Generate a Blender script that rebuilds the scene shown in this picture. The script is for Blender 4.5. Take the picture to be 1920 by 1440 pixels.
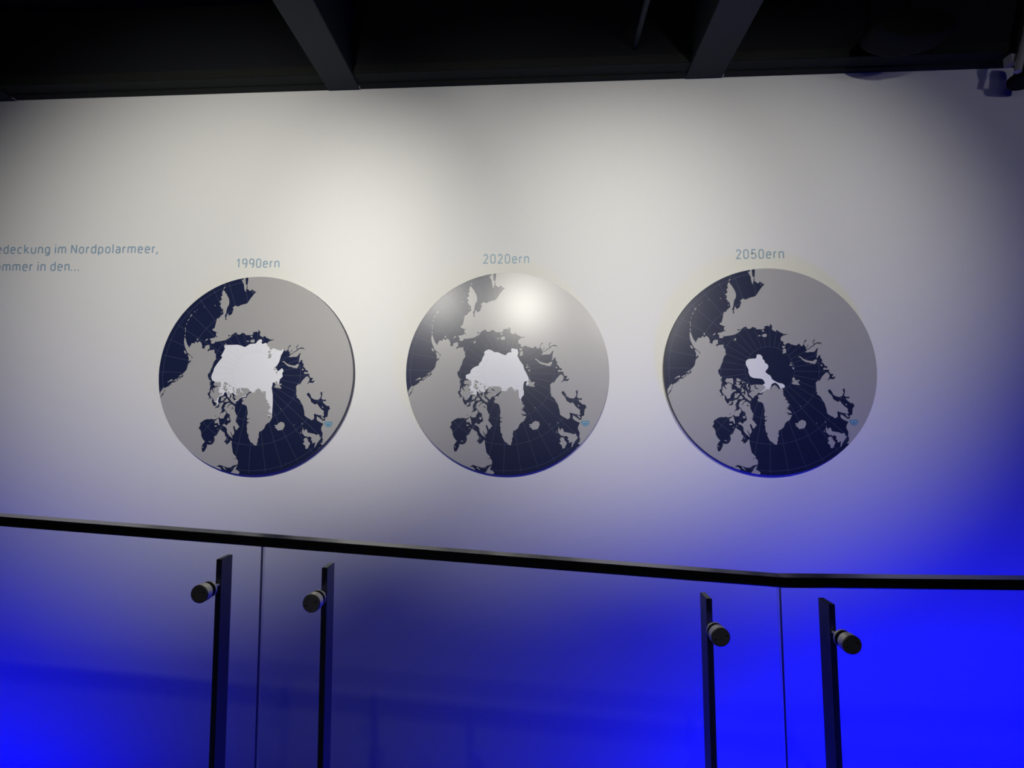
import bpy, bmesh, math, random
from math import pi, sin, cos, radians
from mathutils import Vector, Matrix
from mathutils.geometry import tessellate_polygon

# ------------------------------------------------------------------ scene, camera, exposure
for o in list(bpy.data.objects):
    bpy.data.objects.remove(o, do_unlink=True)
SC = bpy.context.scene
COL = SC.collection
SC.view_settings.view_transform = 'Standard'
SC.view_settings.look = 'None'
SC.view_settings.exposure = 0.0
SC.view_settings.gamma = 1.0
SC.view_settings.use_curve_mapping = False

EYE = Vector((0.14436, -2.70468, 1.60))
YAW, PITCH, ROLL = 0.0436, 0.0730, -0.0037
cy, sy, cp, sp, cr, sr = cos(YAW), sin(YAW), cos(PITCH), sin(PITCH), cos(ROLL), sin(ROLL)
fwd = Vector((-sy * cp, cy * cp, sp))
rgt0 = Vector((cy, sy, 0.0))
up0 = rgt0.cross(fwd)
rgt = rgt0 * cr + up0 * sr
upv = -rgt0 * sr + up0 * cr
cam_d = bpy.data.cameras.new('camera')
cam = bpy.data.objects.new('camera', cam_d)
COL.objects.link(cam)
M = Matrix((rgt, upv, -fwd)).transposed().to_4x4()
M.translation = EYE
cam.matrix_world = M
cam_d.sensor_fit = 'HORIZONTAL'
cam_d.sensor_width = 36.0
cam_d.lens = 36.0 * 950.0 / 1920.0
cam_d.clip_start = 0.02
cam_d.clip_end = 60
SC.camera = cam

world = bpy.data.worlds.new('World')
SC.world = world
world.use_nodes = True
bg = world.node_tree.nodes['Background']
bg.inputs[0].default_value = (0.02, 0.025, 0.06, 1)
bg.inputs[1].default_value = 0.02

def lamp(name, kind, loc, target, power, color, **kw):
    d = bpy.data.lights.new(name, kind)
    d.energy = power
    d.color = color
    for k, v in kw.items():
        setattr(d, k, v)
    o = bpy.data.objects.new(name, d)
    COL.objects.link(o)
    o.location = loc
    v = (Vector(target) - Vector(loc)).normalized()
    o.rotation_euler = v.to_track_quat('-Z', 'Y').to_euler()
    return o

# warm white spots on the track above and behind the viewer, washing the wall
WARM = (1.0, 0.975, 0.875)
SPOTS = [((-0.90, -3.30, 3.05), (-1.610, 0.0, 2.330), 26.5, 0.503),
         ((0.03, -3.66, 3.05), (0.071, 0.0, 2.304), 21.0, 0.430),
         ((1.32, -3.50, 3.05), (1.240, 0.0, 2.330), 16.8, 0.450)]
for (loc, aim, inten, half), spill in zip(SPOTS, (0.66, 0.40, 0.08)):
    lamp('spot_beam', 'SPOT', loc, aim, inten * 4 * pi, WARM, spot_size=2 * half, spot_blend=1.0, shadow_soft_size=0.028)
    lamp('spot_spill', 'SPOT', loc, (loc[0], 0.0, 1.8), spill * 4 * pi, WARM, spot_size=2.4, spot_blend=1.0, shadow_soft_size=0.028)
# blue uplighters standing in the gap between the walkway and the wall
BLUE = (0.0, 0.0, 1.0)
UPS = [((-3.206, -1.10, -1.393), (-2.965, 0.0, -0.647), 25.0, 0.82),
       ((2.413, -1.10, -1.488), (2.336, 0.0, -1.417), 122.8, 1.402)]
for loc, aim, inten, half in UPS:
    lamp('blue_wash', 'SPOT', loc, aim, inten * 4 * pi, BLUE, spot_size=2 * half, spot_blend=1.0, shadow_soft_size=0.22)
# dim bluish area fill added for ambient light in the hall behind the viewer
lamp('hall_fill', 'AREA', (0.0, -6.5, 2.2), (0, 0, 2.6), 8, (0.62, 0.70, 1.0), shape='RECTANGLE', size=5.0, size_y=1.2)

# weak added fill, no fixture, brightening the right end of the wall head
lamp('side_fill', 'SPOT', (3.3, -3.0, 3.0), (2.9, 0, 3.15), 1.7 * 4 * pi, (0.90, 0.88, 1.0), spot_size=1.0, spot_blend=1.0, shadow_soft_size=0.12)

# ------------------------------------------------------------------ materials
def new_mat(name):
    m = bpy.data.materials.new(name)
    m.use_nodes = True
    return m, m.node_tree, m.node_tree.nodes['Principled BSDF']

def mat(name, col, rough=0.5, metal=0.0, spec=0.5, noise=None, bump=None):
    m, nt, b = new_mat(name)
    b.inputs['Base Color'].default_value = (*col, 1)
    b.inputs['Roughness'].default_value = rough
    b.inputs['Metallic'].default_value = metal
    b.inputs['Specular IOR Level'].default_value = spec
    tc = nt.nodes.new('ShaderNodeTexCoord')
    if noise:
        sc, amt = noise
        n = nt.nodes.new('ShaderNodeTexNoise')
        n.inputs['Scale'].default_value = sc
        n.inputs['Detail'].default_value = 5
        nt.links.new(tc.outputs['Object'], n.inputs['Vector'])
        r = nt.nodes.new('ShaderNodeMapRange')
        r.inputs['To Min'].default_value = 1 - amt
        r.inputs['To Max'].default_value = 1 + amt
        nt.links.new(n.outputs['Fac'], r.inputs['Value'])
        mx = nt.nodes.new('ShaderNodeVectorMath')
        mx.operation = 'SCALE'
        mx.inputs[0].default_value = col
        nt.links.new(r.outputs['Result'], mx.inputs['Scale'])
        nt.links.new(mx.outputs[0], b.inputs['Base Color'])
    if bump:
        sc, st, dist = bump
        n = nt.nodes.new('ShaderNodeTexNoise')
        n.inputs['Scale'].default_value = sc
        n.inputs['Detail'].default_value = 3
        nt.links.new(tc.outputs['Object'], n.inputs['Vector'])
        bp = nt.nodes.new('ShaderNodeBump')
        bp.inputs['Strength'].default_value = st
        bp.inputs['Distance'].default_value = dist
        nt.links.new(n.outputs['Fac'], bp.inputs['Height'])
        nt.links.new(bp.outputs['Normal'], b.inputs['Normal'])
    return m

M_WALL = mat('wall_paint', (0.80, 0.80, 0.785), 0.75, spec=0.2, noise=(2.0, 0.012), bump=(330, 0.25, 0.0006))
M_CEIL = mat('black_ceiling', (0.0090, 0.0100, 0.0135), 0.8, spec=0.2, noise=(3, 0.2), bump=(60, 0.3, 0.002))
M_BEAM = mat('painted_beam', (0.010, 0.0145, 0.020), 0.65, spec=0.3, noise=(4, 0.1), bump=(90, 0.2, 0.001))
M_TRIM = mat('dark_timber_trim', (0.016, 0.018, 0.0165), 0.7, spec=0.12, noise=(6, 0.15), bump=(70, 0.3, 0.001))
M_FLOOR = mat('dark_floor', (0.035, 0.036, 0.040), 0.5, noise=(5, 0.2), bump=(120, 0.2, 0.001))
M_SIDE = mat('dark_wall_paint', (0.03, 0.032, 0.04), 0.8, noise=(3, 0.1), bump=(200, 0.2, 0.001))
M_RAIL = mat('black_coated_steel', (0.012, 0.013, 0.016), 0.20, spec=0.8, noise=(30, 0.1), bump=(600, 0.15, 0.0003))
M_STEEL = mat('brushed_steel', (0.55, 0.52, 0.48), 0.42, metal=1.0, noise=(60, 0.15), bump=(400, 0.15, 0.0003))
M_RUBBER = mat('black_rubber', (0.01, 0.01, 0.01), 0.6, noise=(40, 0.1))
M_SEA = mat('navy_print', (0.0120, 0.0175, 0.060), 0.28, spec=0.42, noise=(9, 0.03), bump=(260, 0.10, 0.0004))
M_LAND = mat('grey_print', (0.415, 0.410, 0.410), 0.28, spec=0.42, noise=(9, 0.02), bump=(260, 0.10, 0.0004))
M_ICE = mat('white_print', (0.86, 0.87, 0.92), 0.28, spec=0.42, noise=(9, 0.01), bump=(260, 0.10, 0.0004))
M_GRID = mat('grid_print', (0.060, 0.074, 0.140), 0.28, spec=0.42, noise=(9, 0.03))
M_GRID_ICE = mat('grid_on_ice_print', (0.77, 0.78, 0.83), 0.28, spec=0.42, noise=(9, 0.03))
M_BADGE = mat('teal_print', (0.13, 0.29, 0.42), 0.27, noise=(9, 0.03))
M_BADGE_L = mat('pale_teal_print', (0.25, 0.42, 0.54), 0.27, noise=(9, 0.03))
M_TEXT = mat('blue_vinyl', (0.290, 0.410, 0.530), 0.5, noise=(9, 0.03))
M_RIM = mat('board_edge', (0.020, 0.024, 0.060), 0.5, noise=(20, 0.1))
M_LAMP = mat('black_lamp_body', (0.005, 0.005, 0.007), 0.7, spec=0.1, noise=(20, 0.1), bump=(300, 0.1, 0.0005))
M_LAMP_GREY = mat('grey_lamp_body', (0.38, 0.37, 0.38), 0.5, noise=(20, 0.1), bump=(300, 0.1, 0.0005))
M_EDGE = mat('glass_edge', (0.004, 0.010, 0.016), 0.25, noise=(20, 0.1))

M_EDGE_PALE = mat('pale_glass_edge', (0.40, 0.42, 0.50), 0.35, noise=(20, 0.1))  # paler copy of the glass edge, joint brightness put into its colour
M_EDGE_PALE.node_tree.nodes['Principled BSDF'].inputs['Alpha'].default_value = 0.35

def glass_mat():
    m = bpy.data.materials.new('clear_glass')
    m.use_nodes = True
    nt = m.node_tree
    nt.nodes.clear()
    out = nt.nodes.new('ShaderNodeOutputMaterial')
    mix = nt.nodes.new('ShaderNodeMixShader')
    tr = nt.nodes.new('ShaderNodeBsdfTransparent')
    gl = nt.nodes.new('ShaderNodeBsdfGlossy')
    fr = nt.nodes.new('ShaderNodeFresnel')
    tc = nt.nodes.new('ShaderNodeTexCoord')
    ns = nt.nodes.new('ShaderNodeTexNoise')
    ns.inputs['Scale'].default_value = 3.0
    nt.links.new(tc.outputs['Object'], ns.inputs['Vector'])
    rp = nt.nodes.new('ShaderNodeMapRange')
    rp.inputs['To Min'].default_value = 0.005
    rp.inputs['To Max'].default_value = 0.02
    nt.links.new(ns.outputs['Fac'], rp.inputs['Value'])
    nt.links.new(rp.outputs['Result'], gl.inputs['Roughness'])
    tr.inputs['Color'].default_value = (0.955, 0.97, 0.975, 1)
    gl.inputs['Color'].default_value = (1, 1, 1, 1)
    fr.inputs['IOR'].default_value = 1.5
    # front faces only see the air-side Fresnel; the back face is treated the same way
    geo = nt.nodes.new('ShaderNodeNewGeometry')
    inv = nt.nodes.new('ShaderNodeMapRange')
    inv.inputs['To Min'].default_value = 1.5
    inv.inputs['To Max'].default_value = 0.6667
    nt.links.new(geo.outputs['Backfacing'], inv.inputs['Value'])
    nt.links.new(inv.outputs['Result'], fr.inputs['IOR'])
    nt.links.new(fr.outputs['Fac'], mix.inputs['Fac'])
    nt.links.new(tr.outputs[0], mix.inputs[1])
    nt.links.new(gl.outputs[0], mix.inputs[2])
    nt.links.new(mix.outputs[0], out.inputs['Surface'])
    return m
M_GLASS = glass_mat()

# ------------------------------------------------------------------ mesh helpers
def obj(name, bm, mats, parent=None, smooth=None):
    me = bpy.data.meshes.new(name)
    bm.normal_update()
    bm.to_mesh(me)
    bm.free()
    for m in (mats if isinstance(mats, (list, tuple)) else [mats]):
        me.materials.append(m)
    if smooth:
        for p in me.polygons:
            p.use_smooth = True
        me.set_sharp_from_angle(angle=smooth)
    o = bpy.data.objects.new(name, me)
    COL.objects.link(o)
    if parent:
        o.parent = parent
        o.matrix_parent_inverse = Matrix.Translation(parent_world(parent)).inverted()
    return o

def parent_world(p):
    v = Vector(p.location)
    q = p.parent
    while q:
        if q.type == 'EMPTY':
            v = Vector(p.location)
        q = q.parent
    return v if p.type == 'EMPTY' else Vector((0, 0, 0))

def tag(o, label, cat, group=None):
    o['label'] = label
    o['category'] = cat
    if group:
        o['group'] = group
    return o

def empty(name, loc, label, cat, group=None):
    o = bpy.data.objects.new(name, None)
    o.empty_display_size = 0.1
    COL.objects.link(o)
    o.location = loc
    return tag(o, label, cat, group)

def struct(name, bm, m):
    o = obj(name, bm, m)
    o['kind'] = 'structure'
    return o

def box(bm, x0, x1, y0, y1, z0, z1, mi=0, bev=0.0):
    r = bmesh.ops.create_cube(bm, size=1.0)
    vs = r['verts']
    bmesh.ops.transform(bm, matrix=Matrix.Translation(((x0 + x1) / 2, (y0 + y1) / 2, (z0 + z1) / 2)) @ Matrix.Diagonal((x1 - x0, y1 - y0, z1 - z0, 1)), verts=vs)
    fs = list({f for v in vs for f in v.link_faces})
    for f in fs:
        f.material_index = mi
    if bev:
        es = list({e for f in fs for e in f.edges})
        g = bmesh.ops.bevel(bm, geom=es, offset=bev, segments=2, affect='EDGES')
        for f in g['faces']:
            f.material_index = mi

def prism(bm, sec, x0f, x1f, mi=0):
    """sweep of a (y,z) section between two x stations; x0f/x1f = (x, dz)"""
    n = len(sec)
    a = [bm.verts.new((x0f[0], y, z + x0f[1])) for y, z in sec]
    b = [bm.verts.new((x1f[0], y, z + x1f[1])) for y, z in sec]
    for i in range(n):
        j = (i + 1) % n
        bm.faces.new((a[i], a[j], b[j], b[i])).material_index = mi
    bm.faces.new(a[::-1]).material_index = mi
    bm.faces.new(b).material_index = mi

def lathe(bm, prof, axis_o, axis_d, seg=40, mis=None):
    """prof = list of (distance along the axis, radius)"""
    d = Vector(axis_d).normalized()
    u = d.orthogonal().normalized()
    v = d.cross(u)
    rings = []
    for t, r in prof:
        c = Vector(axis_o) + d * t
        if r < 1e-6:
            rings.append([bm.verts.new(c)])
        else:
            rings.append([bm.verts.new(c + (u * cos(2 * pi * k / seg) + v * sin(2 * pi * k / seg)) * r) for k in range(seg)])
    for i in range(len(rings) - 1):
        A, B = rings[i], rings[i + 1]
        mi = mis[i] if mis else 0
        for k in range(seg):
            l = (k + 1) % seg
            if len(A) == 1 and len(B) == 1:
                continue
            if len(A) == 1:
                f = bm.faces.new((A[0], B[k], B[l]))
            elif len(B) == 1:
                f = bm.faces.new((A[k], B[0], A[l]))
            else:
                f = bm.faces.new((A[k], B[k], B[l], A[l]))
            f.material_index = mi
    bmesh.ops.recalc_face_normals(bm, faces=bm.faces[:])

def tube(bm, pts, r, seg=10, mi=0):
    for a, b in zip(pts, pts[1:]):
        a, b = Vector(a), Vector(b)
        lathe(bm, [(0, 0), (0, r), ((b - a).length, r), ((b - a).length, 0)], a, b - a, seg, [mi] * 3)

# ------------------------------------------------------------------ traced map outlines (unit disc, 1/10000)
LAND = """
-1044,9935 -1040,9691 -1072,9324 -1114,9141 -1096,8958 -1111,8738 -955,8662 -871,8551 -695,8548 -636,8693 -600,8729 -569,8619 -513,8691 -485,8508
-426,8653 -379,8506 -275,8468 -153,8429 -354,8249 -577,7960 -763,7707 -875,7526 -1061,7273 -1311,7186 -1506,7170 -1525,7134 -1738,7082 -1846,7029
-1884,6957 -2025,6977 -2166,6961 -2236,6998 -2145,7052 -2341,7018 -2451,6910 -2594,6839 -2491,6783 -2461,6636 -2538,6455 -2598,6237 -2690,6129
-2924,6005 -3005,6206 -3056,6262 -3113,6171 -3137,5971 -3222,5881 -3147,5698 -3222,5572 -3309,5591 -3251,5736 -3317,5882 -3346,6065 -3253,6210
-3211,6391 -3144,6792 -3086,6937 -2974,7100 -2930,7337 -2940,7557 -3003,7778 -3136,8036 -3252,8258 -3387,8443 -3523,8629 -3591,8704 -3686,8522
-3729,8302 -3664,8118 -3847,7955 -3745,7825 -3752,7642 -3970,7481 -3815,7350 -3804,7130 -3912,7077 -3862,6985 -3742,6892 -3730,6727 -3570,6743
-3558,6579 -3500,6213 -3680,6106 -3702,5979 -3806,6053 -3829,5889 -4011,5728 -4169,5766 -4154,5675 -4215,5457 -4259,5203 -4314,5007 -4378,4741
-4585,4648 -4571,4533 -4334,4416 -4169,4349 -3945,4400 -4152,4299 -4213,4129 -4164,3957 -4036,3906 -4057,3815 -4203,3900 -4337,3769 -4672,3715
-4822,3660 -4751,3564 -4644,3449 -4684,3354 -4652,3183 -4393,3180 -4222,3330 -4310,3445 -4128,3359 -3720,3419 -3348,3472 -3124,3546 -2897,3695
-2747,3769 -2594,3920 -2628,3996 -2439,4108 -2249,4258 -2045,4274 -1996,4122 -1851,4055 -1665,4080 -1456,4248 -1256,4189 -1130,4092 -1097,3997
-894,4014 -674,4004 -379,4008 -414,4065 -300,4140 -386,4293 -183,4309 3,4364 109,4268 184,4286 190,4437 248,4513 370,4359 400,4188 340,4075 389,3923
569,3826 694,3730 775,3918 1026,3783 1023,3707 1222,3648 1365,3571 1467,3505 1887,3529 1639,3431 1392,3362 1194,3220 1142,3076 1163,2896 1281,2805
1403,2804 1364,2714 1449,2659 1360,2607 1494,2479 1635,2514 1709,2621 1987,2618 2018,2528 2294,2471 2430,2398 2709,2413 2769,2592 2920,2483 3086,2302
3212,2408 3304,2514 3293,2658 3350,2765 3460,2907 3618,2942 3489,2782 3346,2675 3352,2424 3398,2280 3535,2261 3658,2296 3652,2547 3730,2349 3639,2242
3482,2226 3477,2118 3456,2047 3667,2099 3806,2115 3917,2257 4130,2363 4257,2505 4143,2649 4149,2792 4294,2916 4366,2987 4380,2916 4217,2756 4195,2649
4311,2540 4489,2645 4733,2679 4939,2623 4995,2354 4901,2552 4521,2573 4342,2468 4197,2326 3913,2168 3803,2044 3559,2010 3538,1939 3552,1849 3427,1779
3441,1707 3650,1723 3929,1756 4136,1736 4348,1841 4425,2002 4534,2108 4638,2125 4562,1965 4495,1643 4499,1358 4423,1216 4471,1144 4582,1286 4710,1445
4879,1354 4774,1319 4834,1141 4997,925 4872,837 5052,640 5213,389 5384,352 5413,245 5304,139 5172,247 5030,177 5006,18 5196,34 5575,31 5533,-129
5659,-378 5934,-380 5893,-504 5783,-645 5883,-717 6059,-630 6126,-665 5943,-894 5567,-856 5281,-1067 5465,-820 5577,-644 5568,-466 5489,-324 5356,-234
5216,-268 5035,-462 4854,-638 4741,-850 4630,-1009 4557,-1097 4545,-973 4422,-1043 4259,-1201 4235,-1343 4304,-1488 4225,-1566 4333,-1683 4237,-1799
4307,-1916 4255,-2072 4364,-2150 4302,-2344 4452,-2384 4522,-2500 4634,-2540 4736,-2773 4982,-3162 5033,-3356 5077,-3549 5098,-3571 5135,-3761
5157,-3950 5179,-4140 5327,-4267 5536,-4394 5687,-4458 5805,-4569 5926,-4601 6100,-4507 6153,-4365 6121,-4081 6111,-3970 5958,-3948 6203,-3971
6446,-4051 6811,-4131 7114,-4211 7151,-4086 7081,-3959 7121,-3770 7080,-3675 6901,-3548 6754,-3421 6565,-3170 6424,-2976 6194,-3052 5829,-2818
5695,-2468 5408,-2156 5326,-1962 5536,-1846 5714,-2081 5849,-2392 6143,-2549 6443,-2589 6675,-2474 6803,-2165 6704,-1893 6900,-1739 6920,-2088
6825,-2475 7083,-2593 7273,-2555 7342,-2672 7188,-2748 6966,-2670 7067,-2902 7392,-3175 7690,-3215 7667,-3369 7754,-3447 7672,-3562 7556,-3639
7544,-3870 7605,-3614 7535,-3772 7518,-4119 7478,-4292 7293,-4307 7253,-4496 7260,-4653 6938,-4652 6849,-4588 6765,-4431 6556,-4304 6407,-4208
6415,-4366 6393,-4492 6508,-4650 6777,-4809 7077,-4935 7055,-5061 6957,-5187 6883,-5438 6919,-5626 7045,-5878 7030,-6160 7007,-6316 7091,-6473
7029,-6786 6916,-6895 6824,-6910 6912,-6989 7087,-7040 7081,-7047 7289,-6832 7490,-6610 7685,-6383 7873,-6149 8054,-5911 8227,-5667 8394,-5417
8552,-5163 8703,-4905 8846,-4641 8981,-4374 9109,-4103 9227,-3828 9338,-3550 9440,-3268 9534,-2984 9619,-2697 9696,-2407 9763,-2115 9822,-1822
9873,-1526 9914,-1230 9946,-932 9970,-633 9984,-334 9990,-35 9986,265 9974,564 9953,863 9922,1161 9883,1458 9835,1753 9778,2047 9712,2339 9638,2629
9555,2917 9463,3202 9363,3485 9254,3764 9137,4039 9012,4311 8878,4580 8737,4844 8588,5103 8431,5359 8267,5609 8095,5854 7916,6094 7730,6329 7536,6558
7336,6781 7130,6998 6917,7208 6698,7412 6472,7610 6241,7800 6005,7984 5763,8160 5515,8329 5263,8491 5006,8645 4745,8791 4479,8929 4210,9060 3936,9182
3659,9296 3379,9401 3096,9498 2809,9587 2521,9667 2230,9738 1937,9800 1642,9854 1346,9899 1049,9935 750,9962 451,9980 152,9989 -147,9989 -447,9980
-746,9962 | -9719,-2309 -9609,-2182 -9444,-1958 -9343,-1733 -9273,-1508 -9302,-1378 -9171,-1250 -8945,-1123 -8979,-1203 -8816,-1027 -8750,-930
-8627,-1077 -8684,-866 -8587,-786 -8362,-707 -8270,-805 -8265,-627 -8107,-644 -8136,-564 -7911,-468 -7781,-356 -7620,-277 -7457,-133 -7329,-69
-7424,-84 -7501,-3 -7324,93 -7516,30 -7530,94 -7384,223 -7187,448 -7123,463 -7168,544 -7104,544 -7014,900 -7011,1029 -6911,1190 -6748,1319 -6680,1480
-6774,1514 -6905,1385 -6949,1515 -6897,1645 -6893,1544 -6961,1862 -7035,1982 -6879,2020 -6650,1859 -6539,1699 -6574,1819 -6687,1939 -6876,2100
-7105,2261 -7251,2581 -7398,2901 -7501,3381 -7466,3780 -7409,3859 -7301,3538 -7157,3138 -6971,2857 -6855,2816 -6865,3015 -6771,3014 -6728,3173
-6647,3252 -6337,3209 -6373,3329 -6254,3407 -6064,3245 -5981,3404 -5826,3402 -5676,3241 -5568,2961 -5614,2723 -5422,2681 -5387,2561 -5257,2958
-5022,3035 -4828,3033 -4803,2635 -4959,2597 -5005,2359 -4887,2437 -4729,2515 -4302,2550 -4268,2391 -4288,2272 -4124,2072 -4132,1835 -4086,1596
-4183,1479 -4304,1321 -4391,1045 -4453,809 -4603,494 -4688,258 -4887,62 -4839,-235 -4676,-547 -4476,-622 -4579,-695 -4698,-783 -4537,-739 -4699,-827
-4557,-887 -4704,-959 -4576,-1019 -4550,-1108 -4616,-1373 -4638,-1579 -4628,-1726 -4747,-1813 -4819,-1827 -4796,-1989 -4727,-2107 -4617,-2255
-4650,-2372 -4814,-2533 -4563,-2373 -4338,-2521 -4343,-2697 -4291,-2844 -4183,-3049 -4074,-3225 -4071,-3138 -3925,-3080 -3901,-3226 -4081,-3430
-3963,-3343 -3875,-3314 -3645,-3315 -3613,-3228 -3554,-3170 -3578,-3023 -3545,-2906 -3311,-2790 -3166,-2762 -3158,-2938 -3264,-3083 -3327,-3259
-3414,-3287 -3276,-3434 -3512,-3608 -3335,-3492 -3281,-3580 -3314,-3697 -3403,-3784 -3482,-3974 -3439,-3974 -3347,-3814 -3232,-3829 -3058,-3757
-2996,-3640 -2884,-3699 -2830,-3816 -2862,-3903 -2821,-3962 -2925,-4049 -3001,-4165 -3036,-4358 -3011,-4303 -3114,-4390 -3430,-4389 -3498,-4301
-3523,-4199 -3566,-4199 -3556,-4301 -3774,-4402 -3949,-4474 -4122,-4488 -4235,-4429 -4379,-4458 -4512,-4122 -4407,-4414 -4525,-4501 -4609,-4442
-4869,-4471 -5073,-4557 -5308,-4702 -5500,-4877 -5419,-5023 -5618,-5401 -5476,-5459 -5368,-5663 -5317,-5867 -5309,-6071 -5215,-6274 -5107,-6477
-4899,-6681 -5063,-6883 -5200,-7115 -5209,-7393 -5208,-7380 -5142,-7688 -4990,-7727 -4831,-7535 -4706,-7226 -4751,-7393 -4673,-7203 -4665,-6971
-4495,-7015 -4266,-7015 -4061,-6885 -3908,-6596 -3915,-6393 -3980,-6190 -3688,-6046 -3594,-5814 -3503,-5669 -3470,-5524 -3396,-5480 -3215,-5612
-3076,-5728 -2963,-5757 -2884,-5961 -2862,-6135 -2695,-6251 -2791,-6540 -2984,-6757 -2799,-6757 -2720,-6946 -2635,-6975 -2460,-6859 -2221,-6571
-2167,-6657 -2150,-6947 -2103,-7235 -2067,-7397 -2053,-7538 -1988,-7846 -1806,-8038 -1624,-8230 -1666,-8345 -2086,-8421 -1591,-8383 -1449,-8613
-1462,-8958 -1959,-9072 -2116,-9226 -2496,-9264 -2945,-9111 -3321,-8996 -3475,-9073 -3631,-9165 -3933,-9183 -4199,-9065 -4462,-8938 -4720,-8804
-4975,-8663 -5225,-8514 -5471,-8358 -5713,-8195 -5949,-8025 -6181,-7849 -6407,-7665 -6627,-7475 -6842,-7279 -7052,-7076 -7255,-6868 -7452,-6653
-7643,-6433 -7827,-6208 -8005,-5977 -8176,-5741 -8339,-5500 -8496,-5255 -8646,-5005 -8788,-4751 -8923,-4493 -9050,-4231 -9169,-3965 -9281,-3696
-9385,-3424 -9481,-3149 -9568,-2872 -9648,-2591 | 5123,-6594 5225,-6375 5412,-6328 5559,-6470 5582,-6626 5757,-6815 5812,-6940 5678,-7159 5608,-7346
5481,-7440 5360,-7408 5313,-7096 5193,-7048 5063,-6876 5205,-6798 5240,-6720 | 4956,-5589 5117,-5432 5122,-5652 5166,-5700 5266,-5527 5391,-5480
5491,-5653 5543,-5842 5773,-5858 5984,-5922 6168,-5938 6438,-6064 6625,-5986 6727,-6096 6764,-6284 6885,-6300 6848,-6441 6619,-6722 6487,-6910
6386,-7097 6315,-7300 6254,-7285 6284,-7003 6340,-6784 6185,-6831 6012,-6909 6009,-6659 5861,-6564 5962,-6376 5815,-6251 5695,-6188 5566,-6313
5480,-6187 5325,-6218 5147,-6092 5091,-5966 4939,-5935 5034,-5872 4951,-5683 | 4776,-5808 4841,-5746 4895,-5903 4802,-5903 | 4882,-4864 4929,-4865
5044,-5023 4983,-5022 | 4985,-5306 5024,-5312 5072,-5416 5026,-5400 | 4112,-5067 4166,-5019 4216,-5067 4161,-5120 | 6885,-4179 7048,-4290 7164,-4432
7113,-4526 6993,-4479 7041,-4432 6951,-4384 6879,-4305 | 6823,-4494 6944,-4526 6956,-4605 6848,-4604 | 6695,-7348 6860,-7262 6883,-7240 6803,-7316
6729,-7384 | 2684,-3460 2739,-3422 2790,-3461 2735,-3507 | 2135,-5121 2251,-5044 2401,-5083 2523,-4891 2638,-4853 2757,-4737 3129,-4854 3193,-5125
3024,-5509 2794,-5586 2491,-5608 2386,-5430 2164,-5314 2319,-5237 | 2215,-654 2360,-811 2315,-967 2429,-968 2735,-931 2768,-1049 2538,-1086 2645,-1243
2789,-1439 2487,-1398 2034,-1317 2040,-1161 2198,-1045 2049,-965 2095,-770 | 6901,-3211 7048,-3289 7043,-3389 6918,-3327 | 1908,774 2013,773 2144,594
2041,630 | 1827,489 2005,595 2139,487 1997,416 | 2178,593 2278,485 2207,450 | 2097,309 2199,272 2302,236 2280,129 2190,58 2143,166 | 1263,2374
1593,2353 1483,2228 1374,2122 1274,2212 | 1407,2068 1514,2138 1597,2030 1601,1707 1353,1602 1243,1639 1325,1781 1298,1961 | 2745,1267 2835,1338
2972,1300 3205,1084 3443,975 3717,901 4061,862 4310,1020 4432,1037 4458,859 4329,682 4220,558 4085,630 3844,650 3743,722 3468,760 3265,869 3098,1014
2967,1175 | 4786,482 4876,552 4990,409 4798,375 | -1009,3408 -842,3444 -680,3367 -884,3312 | -622,3442 -360,3552 -249,3570 -160,3512 -167,3323
-226,3229 -555,3271 | -641,3897 -401,3913 -389,3742 -571,3801 | -3136,3204 -3048,3070 -3146,2920 -3293,2940 -3233,3072 | -1763,9759 -1573,9645
-1532,9773 -1471,9881 -1326,9902 -1314,9733 -1312,9512 -1286,9254 -1133,9105 -1174,8959 -1200,8739 -1276,8594 -1209,8483 -1315,8484 -1397,8669
-1439,8963 -1450,9147 -1580,9443 | -577,8399 -522,8453 -461,8405 -526,8344 | -3571,8777 -3510,8997 -3411,8995 -3471,8886 -3535,8776 | -3685,6471
-3635,6397 -3708,6333 -3748,6406 | -4495,7140 -4425,7121 -4339,7039 -4374,7036 -4496,7104 | -3459,9253 -3430,9271 -3419,9179 -3447,9180 | -5637,6926
-5494,7021 -5520,6949 | -4500,7111 -4344,7093 -4385,7029 | -6309,6694 -6208,6669 -6272,6621 | -6548,6536 -6434,6454 -6513,6415 | -6832,6218 -6754,6193
-6934,5922 -6996,5955 | -7096,5739 -7026,5722 -7188,5524 -7227,5556 | -7458,4837 -7380,4836 -7371,4339 -7433,4380 -7394,4620 | -7455,4140 -7377,4139
-7383,3939 -7461,3956 | -7487,2504 -7294,2462 -7186,2142 -7378,2224 | -6167,3685 -6012,3684 -6057,3485 -6149,3525 | -5278,3516 -5158,3634 -5001,3688
-5043,3577 -5218,3451 | -7072,2062 -6878,2060 -6777,1543 -6909,1544 -6948,1782 | -7328,5300 -7274,5284 -7301,5140 -7340,5156 | -4070,-4634 -3941,-4649
-3866,-4562 -3630,-4373 -3561,-4447 -3525,-4651 -3487,-4797 -3493,-4971 -3425,-5059 -3512,-5087 -3608,-4971 -3647,-4854 -3761,-4839 -3992,-4882
-3946,-4795 -3957,-4707 | -4001,-5144 -3927,-5086 -3798,-5081 -3714,-5145 -3774,-5203 -3946,-5217 | -3713,-5523 -3667,-5421 -3565,-5378 -3596,-5451 |
-3360,-5262 -3262,-5321 -3278,-5364 -3334,-5335 | -3204,-5307 -3147,-5321 -3177,-5356 | -4513,-6725 -4468,-6653 -4325,-6653 -4291,-6740 | -5164,-7158
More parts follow.
